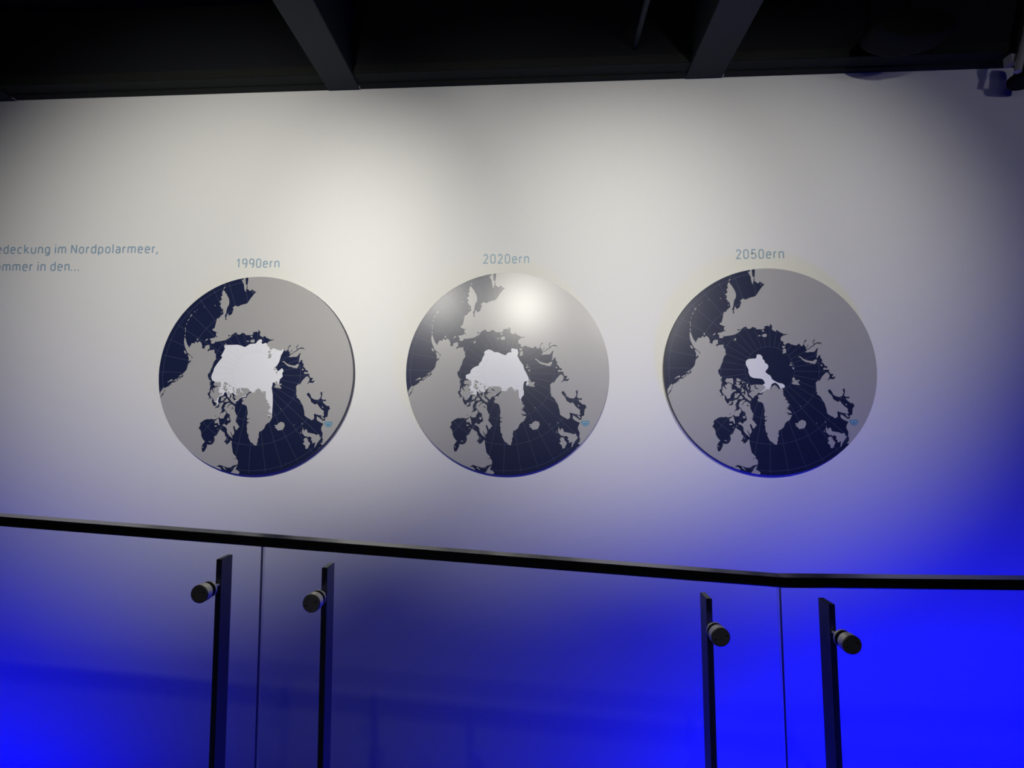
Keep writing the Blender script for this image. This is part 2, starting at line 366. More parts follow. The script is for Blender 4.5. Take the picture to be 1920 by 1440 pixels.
-5078,-7173 -5019,-7289 -5092,-7318 | -2659,-6454 -2601,-6411 -2554,-6454 -2618,-6497 | -2716,-4485 -2655,-4377 -2540,-4349 -2457,-4451 -2505,-4567
-2621,-4619 | -2436,-4504 -2388,-4510 -2376,-4568 -2427,-4553 | -3821,-9172 -3328,-9188 -3072,-9456 -3173,-9473 -3503,-9356 -3762,-9255 | -2985,-9149
-2799,-9264 -2595,-9494 -2730,-9455 -2952,-9287 | -2143,-9757 -1979,-9608 -1775,-9225 -1504,-9057 -1587,-9264 -1670,-9455 -1447,-9546 -1241,-9707
-1324,-9898 -1755,-9835 | -3021,-3128 -2886,-2968 -2739,-2867 -2565,-2818 -2366,-2883 -2454,-2927 -2602,-3043 -2708,-3203 -2742,-3364 -2668,-3291
-2620,-3160 -2457,-3014 -2283,-2966 -2143,-3060 -1976,-3207 -1954,-3382 -1964,-3645 -1857,-3835 -1833,-3966 -1710,-4113 -1677,-4375 -1689,-4192
-1792,-4250 -1681,-4338 -1826,-4395 -1687,-4512 -1861,-4570 -1755,-4803 -1590,-4978 -1538,-5094 -1401,-5240 -1517,-5298 -1578,-5413 -1727,-5573
-1810,-5500 -1887,-5267 -1968,-5136 -2069,-5165 -2034,-5383 -1931,-5673 -1910,-5876 -2030,-6021 -2062,-6137 -2170,-5963 -2346,-5687 -2362,-5759
-2229,-6020 -2124,-6252 -2086,-6383 -2210,-6281 -2432,-6107 -2624,-5874 -2701,-5642 -2668,-5526 -2748,-5352 -2942,-5177 -3113,-5147 -3151,-5031
-2962,-4929 -2823,-5061 -2651,-5061 -2647,-4945 -2355,-4772 -2319,-4568 -2402,-4510 -2342,-4422 -2508,-4276 -2364,-4248 -2504,-4160 -2389,-4145
-2499,-4014 -2412,-3985 -2667,-3926 -2604,-3905 -2718,-3875 -2825,-3670 -2963,-3523 -3044,-3377 -3068,-3231 -2897,-3290 | -2389,-1946 -2288,-1917
-2222,-2093 -2183,-2196 -2244,-2298 -2122,-2504 -1955,-2622 -1844,-2740 -1877,-2857 -1995,-2944 -2218,-2767 -2413,-2590 -2522,-2443 -2475,-2326
-2355,-2181 -2393,-2063 | -2140,-2196 -1968,-2198 -1861,-2037 -1809,-2184 -1846,-2008 -1700,-1965 -1558,-1980 -1542,-1936 -1929,-1925 -1893,-1743
-1819,-1671 -1902,-1597 -1868,-1465 -1679,-1393 -1476,-1335 -1499,-1570 -1433,-1717 -1264,-1806 -1149,-1792 -1090,-1749 -1289,-1718 -1399,-1571
-1404,-1336 -1103,-1353 -674,-1385 -455,-1636 -576,-1811 -813,-2014 -1020,-2159 -1191,-2158 -1282,-2275 -1241,-2334 -1458,-2391 -1579,-2537
-1611,-2624 -1754,-2623 -1836,-2521 -2002,-2358 | -4283,-1345 -4154,-1346 -4099,-1435 -4094,-1288 -4004,-1200 -3832,-1216 -3634,-1350 -3579,-1409
-3725,-1467 -3597,-1527 -3733,-1702 -3561,-1733 -3743,-1981 -3507,-1821 -3306,-1837 -3223,-1940 -3456,-2027 -3634,-2173 -3770,-2348 -3823,-2641
-3938,-2640 -4028,-2728 -4141,-2668 -4218,-2404 -4359,-2315 -4500,-2197 -4606,-1932 -4515,-1785 -4521,-1550 -4418,-1492 -4280,-1669 -4199,-1831
-4162,-1758 -4274,-1493 | -4270,-948 -4196,-889 -4104,-728 -3815,-745 -3554,-703 -3476,-939 -3504,-1086 -3470,-1174 -3547,-1321 -3715,-1187
-3944,-1118 -4118,-1135 -4187,-1052 | -3947,-2904 -3777,-2964 -3666,-2906 -3688,-3052 -3785,-3198 -3871,-3197 -3909,-3051 | -4532,-2299 -4432,-2329
-4264,-2462 -4337,-2506 -4449,-2417 | -3347,-2189 -3260,-2160 -3270,-2292 -3178,-2293 -3173,-2161 -3073,-2161 -2903,-2236 -2921,-2338 -3066,-2381
-3099,-2499 -3189,-2615 -3363,-2644 -3448,-2599 -3398,-2409 | -3167,-2806 -3080,-2762 -2986,-2558 -2896,-2441 -2751,-2413 -2602,-2648 -2764,-2764
-2934,-2710 -3095,-2797 | -2703,-2266 -2627,-2164 -2499,-2194 -2503,-2312 -2606,-2370 | -2756,-1767 -2635,-1592 -2613,-1768 -2444,-1887 -2566,-2062
-2768,-2090 -2809,-2016 -2648,-1944 -2760,-1870 | -3250,-1073 -2935,-1119 -2879,-1179 -3016,-1384 -2916,-1399 -2799,-1356 -2713,-1371 -2833,-1502
-2794,-1605 -2898,-1708 -3040,-1648 -3151,-1530 -3347,-1381 -3302,-1308 -3147,-1427 -3211,-1206 | -3181,-749 -3065,-721 -2867,-825 -2713,-974
-2874,-1046 -3018,-1036 -3157,-897 | -3202,-935 -3074,-986 -3076,-1036 -3196,-1000 | -2676,-1121 -2599,-1004 -2543,-1034 -2533,-1152 -2623,-1248 |
-2500,-1049 -2330,-1124 -2433,-1188 | -2296,-1374 -2162,-1242 -2077,-1287 -2163,-1654 -2262,-1624 -2213,-1462 | -2089,-1595 -2003,-1611 -2054,-1830
-2183,-1800 | -2062,-2036 -1990,-2022 -1993,-2109 -2050,-2109 | -2170,-1859 -2085,-1874 -2116,-1933 | -2558,-1445 -2442,-1431 -2518,-1534 |
-2944,-1781 -2871,-1752 -2873,-1811 | -1907,-1347 -1807,-1362 -1852,-1415 | -9758,-1827 -9723,-1698 -9624,-1537 -9460,-1345 -9354,-1201 -9294,-1346
-9345,-1572 -9381,-1749 -9537,-1893 -9605,-2053 -9698,-2207 -9741,-2149 | -9080,-792 -8931,-606 -8737,-478 -8545,-415 -8525,-625 -8741,-601 -8934,-703
| -8422,-578 -8260,-450 -8051,-354 -8004,-387 -8103,-515 -8360,-604 | -8030,-160 -7836,-65 -7578,95 -7542,-3 -7647,-99 -7805,-97 | -7972,-387
-7921,-258 -7826,-243 -7813,-356 -7927,-468 | -7808,-178 -7616,-147 -7618,-212 -7746,-243 | 279,-1553 89,-1639 29,-1727 51,-1873 -58,-1755 -118,-1814
-172,-1725 -149,-1872 -289,-1783 -404,-1818 -581,-1942 -762,-2161 -765,-2249 -825,-2322 -1054,-2320 -1229,-2392 -1180,-2597 -983,-2701 -1183,-2685
-1259,-2802 -1223,-2977 -939,-3037 -772,-3155 -694,-3360 -648,-3651 -616,-3914 -665,-4088 -710,-4259 -604,-4453 -449,-4376 -415,-4493 -566,-4453
-688,-4647 -616,-4763 -426,-4764 -545,-4880 -698,-4918 -627,-5034 -710,-5227 -601,-5344 -646,-5537 -586,-5923 -437,-6001 -484,-6232 -275,-6695
-21,-6880 198,-7080 387,-7096 436,-6811 500,-6735 488,-6465 612,-6234 545,-6003 609,-5926 593,-5772 671,-5710 825,-5657 1100,-5426 1228,-5079
1425,-4887 1658,-4772 1905,-4309 1643,-4230 1311,-3996 1626,-4091 1913,-4115 1806,-3960 1639,-3781 1433,-3803 1613,-3688 1366,-3609 1673,-3533
1526,-3416 1717,-3393 1665,-3183 1486,-3105 1584,-2950 1286,-2793 1426,-2716 1187,-2442 1165,-2052 1143,-1662 950,-1739 879,-1598 829,-1894 651,-1581
454,-1736 637,-1542 392,-1384 117,-1577 -193,-1692
"""
WATER = """
-2201,-3089 -2181,-3323 -2013,-3411 -2185,-3416 -2216,-3469 -2241,-3396 -2356,-3380 -2224,-3323 | -2922,4018 -2700,4027 -2684,3959 -2779,3903
-2907,3931 | -3725,-3125 -3608,-3082 -3597,-3155 -3670,-3213 | -6653,1837 -6589,1853 -6562,1706 -6610,1674 | -3929,-4045 -3887,-4074 -3864,-4249
-3906,-4220 | 1490,-4268 1722,-4153 1757,-4215 1526,-4307 | -4814,-57 -4706,-294 -4544,-531 -4599,-570 -4746,-333 -4870,-135
"""
ICE_A = """
-3322,2940 -3235,3007 -2718,3022 -1890,3027 -1543,2942 -1158,2782 -922,2915 -653,3095 -36,3143 128,3378 295,3526 499,3578 621,3441 546,3205 653,3082
823,3134 993,3200 1133,3097 1244,2859 1484,2857 1826,2853 2312,2646 2721,2675 2899,2437 2770,2203 2608,1901 2516,1566 2423,1230 2229,896 2063,729
1975,710 2207,493 2245,359 2383,324 2549,457 2682,590 2819,555 2915,320 2765,87 2842,-215 2545,-514 2491,-982 2389,-994 2149,-912 1955,-811 1840,-843
1814,-1111 1741,-1377 1878,-2045 1907,-2977 1848,-4336 1768,-4382 1540,-4235 1230,-4101 943,-3636 559,-2304 -132,-2033 -349,-1698 -519,-1730
-815,-2029 -877,-2229 -1217,-2260 -1951,-2757 -2070,-2689 -1824,-2490 -1490,-2292 -1834,-2223 -1978,-2022 -2260,-1820 -2461,-1952 -2553,-2219
-2738,-2218 -2840,-1883 -2949,-1735 -3083,-1801 -3177,-2048 -3616,-2213 -3706,-2547 -3717,-2781 -3624,-2881 -3687,-3028 -3803,-3027 -3867,-2800
-4110,-2745 -4034,-2411 -3894,-2144 -3630,-1878 -3838,-1810 -3791,-1274 -3714,-1140 -3945,-870 -4229,-640 -4404,-564 -4520,-261 -4462,8 -4337,311
-4248,681 -3890,1218 -3430,1789 -3586,1905 -3457,2127 -3201,2647
"""
ICE_B = """
-4022,-212 -3802,-131 -3610,-51 -3529,278 -3337,469 -3090,604 -2788,712 -2706,931 -2486,1149 -2377,1479 -2185,1808 -2223,2029 -2075,2193 -1773,2300
-1553,2243 -1388,2158 -1224,2019 -840,2015 -621,1903 -457,1819 -129,1706 36,1842 146,1978 474,2002 448,2333 612,2387 749,2358 858,2274 995,2355
1104,2161 1141,1886 1047,1667 1290,1171 1615,729 1721,290 1910,-39 2098,-423 2151,-642 2312,-970 2664,-1108 2636,-1190 2365,-1161 2039,-1240
1973,-1349 1887,-1185 1942,-1022 2014,-859 1715,-911 1632,-1237 1602,-1618 1682,-1891 1654,-2216 1435,-2487 1380,-2703 1460,-2948 1379,-2947
1190,-2702 947,-2429 459,-2155 -356,-1932 -519,-1795 -683,-1903 -1011,-2146 -1338,-2351 -1447,-2334 -1010,-1928 -1228,-1654 -1528,-1489 -1665,-1461
-1992,-1649 -2102,-1812 -2211,-1921 -2320,-1975 -2430,-1865 -2648,-2054 -2812,-1917 -2966,-1780 -2949,-2162 -3140,-2161 -3414,-2132 -3605,-2185
-3741,-2457 -3933,-2538 -3852,-2184 -3688,-1966 -3552,-1639 -3798,-1638 -3689,-1310 -3591,-1092 -3609,-764 -3911,-608 -4021,-541 -4049,-322
"""
ICE_C = """
-1175,1529 -1004,1567 -791,1526 -645,1327 -616,1090 -467,971 -436,773 -176,574 -107,377 -191,181 -392,-53 -397,-186 -175,-368 275,-584 -216,-361
-29,-464 117,-638 184,-858 333,-953 519,-1072 819,-1215 1121,-1271 1307,-1390 1361,-1546 1318,-1679 1142,-1701 1022,-1817 870,-1816 877,-1660
772,-1425 515,-1189 284,-1226 127,-1343 -45,-1810 -280,-1965 -123,-1931 -405,-1841 -553,-1957 -978,-2204 -1048,-2145 -636,-1869 -686,-1693 -789,-1399
-673,-1355 -657,-1312 -527,-1283 -509,-1195 -574,-1019 -710,-841 -938,-781 -1224,-749 -1567,-717 -1849,-568 -1983,-302 -1976,-354 -2019,-79 -1998,78
-2105,315 -2225,592 -2242,750 -2197,947 -2077,1064 -1882,1141 -1496,1161 -1281,1175 -1199,1293
"""
BADGE = """
7190,-4826 7286,-4754 7608,-4749 7884,-4756 8003,-4813 7976,-5033 7859,-5221 7702,-5299 7489,-5283 7355,-5204 7272,-5030 7184,-4936 | 7296,-4848
7482,-4817 7663,-4875 7849,-4828 7889,-4938 7817,-5158 7676,-5220 7493,-5204 7391,-5094 7322,-4936 | 7397,-4968 7597,-4953 7642,-4985 7781,-4969
7791,-5064 7679,-5158 7526,-5151 7423,-5062
"""

def polys(s):
    return [[tuple(int(v) / 10000.0 for v in t.split(',')) for t in p.split()] for p in s.split('|')]

# ------------------------------------------------------------------ the room
ZT = 3.480                     # underside of the ceiling beams
bm = bmesh.new(); box(bm, -9.2, 9.2, 0.0, 0.2, -2.4, 4.2); struct('wall_back', bm, M_WALL)
bm = bmesh.new(); box(bm, -9.2, 9.2, -8.2, -8.0, -2.4, 4.2); struct('wall_front', bm, M_SIDE)
bm = bmesh.new(); box(bm, -9.2, -9.0, -8.0, 0.0, -2.4, 4.2); struct('wall_left', bm, M_SIDE)
bm = bmesh.new(); box(bm, 9.0, 9.2, -8.0, 0.0, -2.4, 4.2); struct('wall_right', bm, M_SIDE)
bm = bmesh.new(); box(bm, -9.0, 9.0, -8.0, 0.0, 3.92, 4.2); struct('ceiling', bm, M_CEIL)

# walkway: level landing on the right, ramp rising to the left
SL = 0.0684
XK = 0.787                     # where the ramp starts
def rail_z(x):                 # underside of the handrail
    return 1.1661 + max(0.0, XK - x) * SL
FH = 1.058
bm = bmesh.new()
sec = [(-8.0, 1.1661 - FH), (-8.0, 1.1661 - FH - 0.28), (-1.17, 1.1661 - FH - 0.28), (-1.17, 1.1661 - FH)]
prism(bm, sec, (-9.0, (XK + 9.0) * SL), (XK, 0.0))
prism(bm, sec, (XK, 0.0), (9.0, 0.0))
bmesh.ops.recalc_face_normals(bm, faces=bm.faces[:])
struct('floor', bm, M_FLOOR)
bm = bmesh.new(); box(bm, -9.0, 9.0, -8.0, 0.0, -2.4, -2.2); struct('floor_lower', bm, M_FLOOR)

# dark timber along the head of the wall, in two steps
bm = bmesh.new(); box(bm, -9.0, 9.0, -0.040, 0.0, ZT, ZT + 0.06, bev=0.002); struct('trim_1', bm, M_TRIM)
bm = bmesh.new(); box(bm, -9.0, 9.0, -0.118, -0.040, ZT + 0.008, ZT + 0.06, bev=0.003); struct('trim_2', bm, M_TRIM)
bm = bmesh.new(); box(bm, -9.0, 9.0, -0.110, 0.0, ZT + 0.06, 3.92); struct('trim_3', bm, M_CEIL)

# ceiling beams running towards the viewer
BEAMS = [(-3.045, -2.865, 'dark ceiling beam cut off by the left edge above the wall corner'),
         (-1.012, -0.828, 'dark grey ceiling beam above the left map disc'),
         (0.986, 1.186, 'dark grey ceiling beam above the right map disc'),
         (3.02, 3.20, None), (-5.06, -4.88, None), (5.05, 5.23, None)]
for x0, x1, lab in BEAMS:
    if lab is None:
        continue
    t = empty('ceiling_beam', ((x0 + x1) / 2, -4.0, ZT), lab, 'beam', None)
    bm = bmesh.new()
    box(bm, x0, x1, -8.0, -0.004, ZT - 0.004, 3.90, bev=0.003)
    obj('beam_body', bm, M_BEAM, t)
    bm = bmesh.new()
    box(bm, x1, x1 + 0.004, -0.030, -0.002, ZT - 0.004, ZT + 0.04)
    obj('joint_strip', bm, M_LAMP_GREY, t)

# ------------------------------------------------------------------ printed map discs
R = 0.54
ZC = 1.857
LANDP, WATERP = polys(LAND), polys(WATER)
BADGEP = polys(BADGE)
ROT = radians(-2.0)

def flat(bm, plist, y, mi=0):
    for ip, p in enumerate(plist):
        vs = [bm.verts.new((x * R, y - 0.00001 * (ip % 12), z * R)) for x, z in p]
        tris = tessellate_polygon([[Vector((x, z, 0)) for x, z in p]])
        for a, b, c in tris:
            if len({a, b, c}) < 3:
                continue
            try:
                f = bm.faces.new((vs[a], vs[b], vs[c]))
            except ValueError:
                continue
            f.material_index = mi
            f.normal_update()
            if f.normal.y > 0:
                f.normal_flip()

def area(p):
    return abs(sum(a[0] * b[1] - b[0] * a[1] for a, b in zip(p, p[1:] + p[:1]))) / 2

def grid(bm, y, w, mi=0, rmax=0.985):
    def rr(c):
        return 0.957 * math.tan(radians(c) / 2) / math.tan(radians(40) / 2)
    for c in (10, 20, 30, 40):
        r = rr(c) * R
        n = 160
        vi = [bm.verts.new((cos(2 * pi * k / n) * (r - w / 2), y, sin(2 * pi * k / n) * (r - w / 2))) for k in range(n)]
        vo = [bm.verts.new((cos(2 * pi * k / n) * (r + w / 2), y, sin(2 * pi * k / n) * (r + w / 2))) for k in range(n)]
        for k in range(n):
            l = (k + 1) % n
            bm.faces.new((vi[k], vo[k], vo[l], vi[l])).material_index = mi
    for k in range(36):
        a = -pi / 2 + ROT + radians(10 * k)
        d = Vector((cos(a), 0, sin(a)))
        s = Vector((-sin(a), 0, cos(a))) * w / 2
        r0, r1 = rr(10) * R, rmax * R
        q = [d * r0 - s, d * r1 - s, d * r1 + s, d * r0 + s]
        bm.faces.new([bm.verts.new((v.x, y - 0.0001, v.z)) for v in q]).material_index = mi
    for f in bm.faces:
        f.normal_update()
        if f.normal.y > 0:
            f.normal_flip()

def inside(p, x, z):
    c = False
    for (ax, az), (bx, bz) in zip(p, p[1:] + p[:1]):
        if (az > z) != (bz > z) and x < (bx - ax) * (z - az) / (bz - az) + ax:
            c = not c
    return c

def grid_on(bm, poly, y, w):
    rr = lambda c: 0.957 * math.tan(radians(c) / 2) / math.tan(radians(40) / 2)
    seg = []
    for c in (10, 20):
        r = rr(c)
        n = 180
        seg += [((cos(2 * pi * k / n) * r, sin(2 * pi * k / n) * r), (cos(2 * pi * (k + 1) / n) * r, sin(2 * pi * (k + 1) / n) * r)) for k in range(n)]
    for k in range(36):
        a = -pi / 2 + ROT + radians(10 * k)
        st = 14
        for i in range(st):
            r0, r1 = (rr(10) + (0.60 - rr(10)) * t / st for t in (i, i + 1))
            seg.append(((cos(a) * r0, sin(a) * r0), (cos(a) * r1, sin(a) * r1)))
    for a, b in seg:
        if not all(inside(poly, *q) for q in (a, b, ((a[0] + b[0]) / 2, (a[1] + b[1]) / 2))):
            continue
        A, B = Vector((a[0] * R, 0, a[1] * R)), Vector((b[0] * R, 0, b[1] * R))
        d = (B - A).normalized()
        s = Vector((-d.z, 0, d.x)) * w / 2
        f = bm.faces.new([bm.verts.new((v.x, y, v.z)) for v in (A - s, B - s, B + s, A + s)])
        f.normal_update()
        if f.normal.y > 0:
            f.normal_flip()

YF = -0.0310                    # front face of the boards
def disc(xc, ice, label):
    t = empty('map_disc', (xc, -0.002, ZC), label, 'map', 'round maps on the wall')
    def put(name, bm, m, smooth=None):
        o = obj(name, bm, m, None, smooth)
        o.parent = t
        return o
    bm = bmesh.new()
    lathe(bm, [(0, 0), (0, R - 0.0012), (0.0006, R), (-YF - 0.0027, R), (-YF - 0.0021, R - 0.0012), (-YF - 0.0021, 0)],
          (0, YF + 0.002, 0), (0, 1, 0), 180, [0, 1, 1, 1, 1])
    put('board', bm, [M_SEA, M_RIM], radians(12))
    y = YF + 0.002
    bm = bmesh.new(); grid(bm, y - 0.0002, 0.0022); put('grid_lines', bm, M_GRID)
    bm = bmesh.new(); flat(bm, ice, y - 0.0005); put('ice_print', bm, M_ICE)
    bm = bmesh.new(); grid_on(bm, ice[0], y - 0.00065, 0.0018); put('grid_on_ice', bm, M_GRID_ICE)['kind'] = 'stuff'
    small = []
    for ip, p in enumerate(LANDP):
        if area(p) > 0.0022:
            bm = bmesh.new(); flat(bm, [p], y - 0.0008 - 0.00001 * (ip % 9)); put('land_print', bm, M_LAND)
        else:
            small.append(p)
    bm = bmesh.new(); flat(bm, small, y - 0.0009); put('islet_print', bm, M_LAND)['kind'] = 'stuff'
    bm = bmesh.new(); flat(bm, WATERP, y - 0.0011); put('inlet_print', bm, M_SEA)['kind'] = 'stuff'
    bm = bmesh.new()
    flat(bm, BADGEP[:1], y - 0.0011, 0); flat(bm, BADGEP[1:2], y - 0.0013, 1); flat(bm, BADGEP[2:], y - 0.0015, 0)
    put('badge_print', bm, [M_BADGE, M_BADGE_L])['label'] = 'small blue badge printed on the land near the lower right edge'
    return t
S = 0.7593 * 1.8
disc(-S, polys(ICE_A), 'round Arctic map under the 1990ern lettering, with the largest white ice sheet')
disc(0.0, polys(ICE_B), 'round Arctic map under the 2020ern lettering, medium ice sheet, light glare on top')
disc(S, polys(ICE_C), 'round Arctic map under the 2050ern lettering, with only a small white ice patch')

# ------------------------------------------------------------------ lettering on the wall
# condensed single-stroke letterforms: each glyph = (advance, [strokes]); a stroke is a list of points,
# heights in capital heights
def arc(cx, cy, rx, ry, a0, a1, n=9):
    return [(cx + rx * cos(radians(a0 + (a1 - a0) * i / n)), cy + ry * sin(radians(a0 + (a1 - a0) * i / n))) for i in range(n + 1)]
XH = 0.735
def bowl(w, y0, y1, c=0.26):
    c = min(c, (y1 - y0) / 2)
    r = w / 2
    p = arc(r, y1 - c, r, c, 0, 180) + arc(r, y0 + c, r, c, 180, 360)
    return p + [p[0]]
W_ = 0.37
H_ = XH
GL = {
    '0': (W_, [bowl(W_, 0, 1, 0.24)]),
    '1': (0.30, [[(0.05, 0.80), (0.10, 0.83), (0.22, 0.97), (0.22, 0)]]),
    '2': (W_, [arc(0.19, 0.76, 0.17, 0.24, 170, -30) + [(0.02, 0.0), (0.38, 0.0)]]),
    '5': (W_, [[(0.36, 1.0), (0.06, 1.0), (0.04, 0.52)] + arc(0.18, 0.33, 0.19, 0.28, 140, 0, 7) + arc(0.18, 0.24, 0.19, 0.24, 0, -165, 7)]),
    '9': (W_, [bowl(W_, 0.40, 1, 0.24), arc(0.0, 0.70, W_, 0.10, 0, 0, 1) + [(W_, 0.45)] + arc(0.17, 0.36, 0.20, 0.36, 0, -75, 8)]),
    'e': (0.35, [[(0.0, 0.40), (0.35, 0.40)], [(0.35, 0.345)] + arc(0.175, H_ - 0.22, 0.175, 0.22, 0, 180) + arc(0.175, 0.21, 0.175, 0.21, 180, 325)]),
    'r': (0.17, [[(0, 0), (0, H_)], [(0.0, 0.46), (0.03, 0.60), (0.10, 0.69), (0.20, H_ - 0.01)]]),
    'n': (0.35, [[(0, 0), (0, H_)], [(0, 0.50)] + arc(0.18, H_ - 0.20, 0.17, 0.20, 150, 0, 7) + [(0.35, 0)]]),
    'm': (0.62, [[(0, 0), (0, H_)], [(0, 0.50)] + arc(0.16, H_ - 0.20, 0.15, 0.20, 150, 0, 7) + [(0.31, 0)],
                 [(0.31, 0.50)] + arc(0.47, H_ - 0.20, 0.15, 0.20, 150, 0, 7) + [(0.62, 0)]]),
    'u': (0.35, [[(0.35, 0), (0.35, H_)], [(0.35, 0.24)] + arc(0.17, 0.20, 0.17, 0.20, -30, -180, 7) + [(0, H_)]]),
    'd': (0.35, [bowl(0.35, 0, H_, 0.24), [(0.35, 0), (0.35, 1.04)]]),
    'b': (0.35, [bowl(0.35, 0, H_, 0.24), [(0, 0), (0, 1.04)]]),
    'p': (0.35, [bowl(0.35, 0, H_, 0.24), [(0, -0.24), (0, H_)]]),
    'g': (0.35, [bowl(0.35, 0, H_, 0.24), [(0.35, H_), (0.35, -0.06)] + arc(0.18, -0.06, 0.17, 0.18, 0, -150, 7)]),
    'o': (0.36, [bowl(0.36, 0, H_, 0.25)]),
    'c': (0.32, [arc(0.175, H_ - 0.22, 0.175, 0.22, 40, 180, 7) + arc(0.175, 0.21, 0.175, 0.21, 180, 320, 7)]),
    'k': (0.34, [[(0, 0), (0, 1.04)], [(0.31, H_), (0.02, 0.30)], [(0.12, 0.42), (0.35, 0)]]),
    'i': (0.0, [[(0, 0), (0, H_)], [(0, 0.93), (0, 1.05)]]),
    'l': (0.0, [[(0, 0), (0, 1.04)]]),
    's': (0.30, [arc(0.15, 0.54, 0.15, 0.19, 30, 210, 8) + arc(0.15, 0.19, 0.15, 0.19, 40, -150, 8)]),
    'a': (0.34, [arc(0.18, H_ - 0.17, 0.16, 0.17, 160, 0, 7) + [(0.34, 0)], [(0.34, 0.42), (0.20, 0.42)] + arc(0.15, 0.21, 0.15, 0.21, 90, 270, 7) + [(0.24, 0.02), (0.34, 0.16)]]),
    'N': (0.42, [[(0, 0), (0, 1)], [(0, 1), (0.42, 0)], [(0.42, 0), (0.42, 1)]]),
    'E': (0.34, [[(0.34, 1), (0, 1), (0, 0), (0.34, 0)], [(0, 0.52), (0.30, 0.52)]]),
    'S': (0.38, [arc(0.19, 0.75, 0.19, 0.25, 30, 215, 8) + arc(0.19, 0.25, 0.19, 0.25, 40, -150, 8)]),
    '.': (0.09, [[(0, -0.02), (0, 0.11)]]),
    ',': (0.0, [[(0.03, 0.10), (0.03, 0.00), (-0.05, -0.17)]]),
}
STROKE = 0.122

def ribbon(bm, pts, w, y0, y1, f):
    pts = [p for i, p in enumerate(pts) if i == 0 or (abs(p[0] - pts[i - 1][0]) + abs(p[1] - pts[i - 1][1])) > 1e-5]
    closed = pts[0] == pts[-1]
    if closed:
        pts = pts[:-1]
    n = len(pts)
    L = []
    for i, p in enumerate(pts):
        a = pts[i - 1] if (i > 0 or closed) else None
        b = pts[(i + 1) % n] if (i < n - 1 or closed) else None
        d1 = Vector((p[0] - a[0], p[1] - a[1])).normalized() if a else None
        d2 = Vector((b[0] - p[0], b[1] - p[1])).normalized() if b else None
        d1 = d1 or d2
        d2 = d2 or d1
        t = (d1 + d2)
        t = t.normalized() if t.length > 1e-6 else d1
        nrm = Vector((-t.y, t.x))
        k = max(0.5, nrm.dot(Vector((-d1.y, d1.x))))
        h = nrm * (w / 2 / k)
        L.append((Vector(p) + h, Vector(p) - h))
    rows = [[bm.verts.new((*f(q)[:1], y, f(q)[1])) for q in (l, r) for y in (y0, y1)] for l, r in L]
    m = n if closed else n - 1
    for i in range(m):
        A, B = rows[i], rows[(i + 1) % n]
        for u, v in ((0, 2), (2, 3), (3, 1), (1, 0)):
            bm.faces.new((A[u], A[v], B[v], B[u]))
    if not closed:
        bm.faces.new((rows[0][0], rows[0][1], rows[0][3], rows[0][2]))
        bm.faces.new((rows[-1][0], rows[-1][2], rows[-1][3], rows[-1][1]))

def measure(body, gap):
    x = 0.0
    pos = []
    for ch in body:
        if ch == ' ':
            x += 0.26
            continue
        g = gap * (0.80 if ch in '.,' else 1.0)
        if pos and ch in '.,':
            x -= gap - g
        pos.append((ch, x))
        x += GL[ch][0] + gap
    return pos, x - gap

def lettering(body, ref, xl, xr, zl, zr, cap, label, right=False, refw=None, gap=0.265):
    """ref: text whose width sets the horizontal scale; cap: height of digits / capitals"""
    _, w = measure(ref, gap)
    pos, wt = measure(body, gap)
    sw = STROKE * cap
    sx = ((refw or (xr - xl)) - sw) / w
    sl = (zr - zl) / (xr - xl)
    ox, oz = (xr, zr) if right else (xl, zl)
    t = empty('wall_lettering', (ox, 0.0, oz), label, 'lettering')
    for ch, px in pos:
        x0 = (px - wt) * sx - sw / 2 if right else px * sx + sw / 2
        bm = bmesh.new()
        for ns, st in enumerate(GL[ch][1]):
            pts = [(x0 + a * sx, b * (cap - sw) + sw / 2 + sl * x0) for a, b in st]
            ribbon(bm, pts, sw, -0.0012 - 0.0002 * ns, -0.0002, lambda q: (q[0], q[1]))
        bmesh.ops.recalc_face_normals(bm, faces=bm.faces[:])
        o = obj('letter', bm, M_TEXT)
        o.parent = t
    return t

lettering('1990ern', '1990ern', -1.5147, -1.2663, 2.4584, 2.4542, 0.0540, 'blue vinyl lettering 1990ern above the left map disc')
lettering('2020ern', '2020ern', -0.1294, 0.1229, 2.4578, 2.4552, 0.0540, 'blue vinyl lettering 2020ern above the middle map disc')
lettering('2050ern', '2050ern', 1.2269, 1.4802, 2.4591, 2.4574, 0.0540, 'blue vinyl lettering 2050ern above the right map disc')
lettering('Eisbedeckung im Nordpolarmeer,', 'Nordpolarmeer,', -2.4793, -1.9712, 2.5569, 2.5497, 0.0545,
          'upper line of blue wall lettering ending in Nordpolarmeer, cut off at left', right=True)
lettering('im Sommer in den...', 'Nordpolarmeer,', -2.9, -2.4199, 2.4626, 2.4558, 0.0545,
          'lower line of blue wall lettering ending in in den, cut off at left', right=True, refw=0.5081)

# ------------------------------------------------------------------ glass railing
rail = empty('glass_railing', (0.0, -1.30, 1.1661 - FH), 'clear glass railing with black handrail and black flat posts in front of the wall', 'railing')
def part(name, bm, m, smooth=None, parent=rail):
    o = obj(name, bm, m, None, smooth)
    if parent is rail:
        for v in o.data.vertices:
            v.co -= rail.location
        o.parent = rail
    else:
        for v in o.data.vertices:
            v.co -= rail.location
        o.parent = parent
    return o

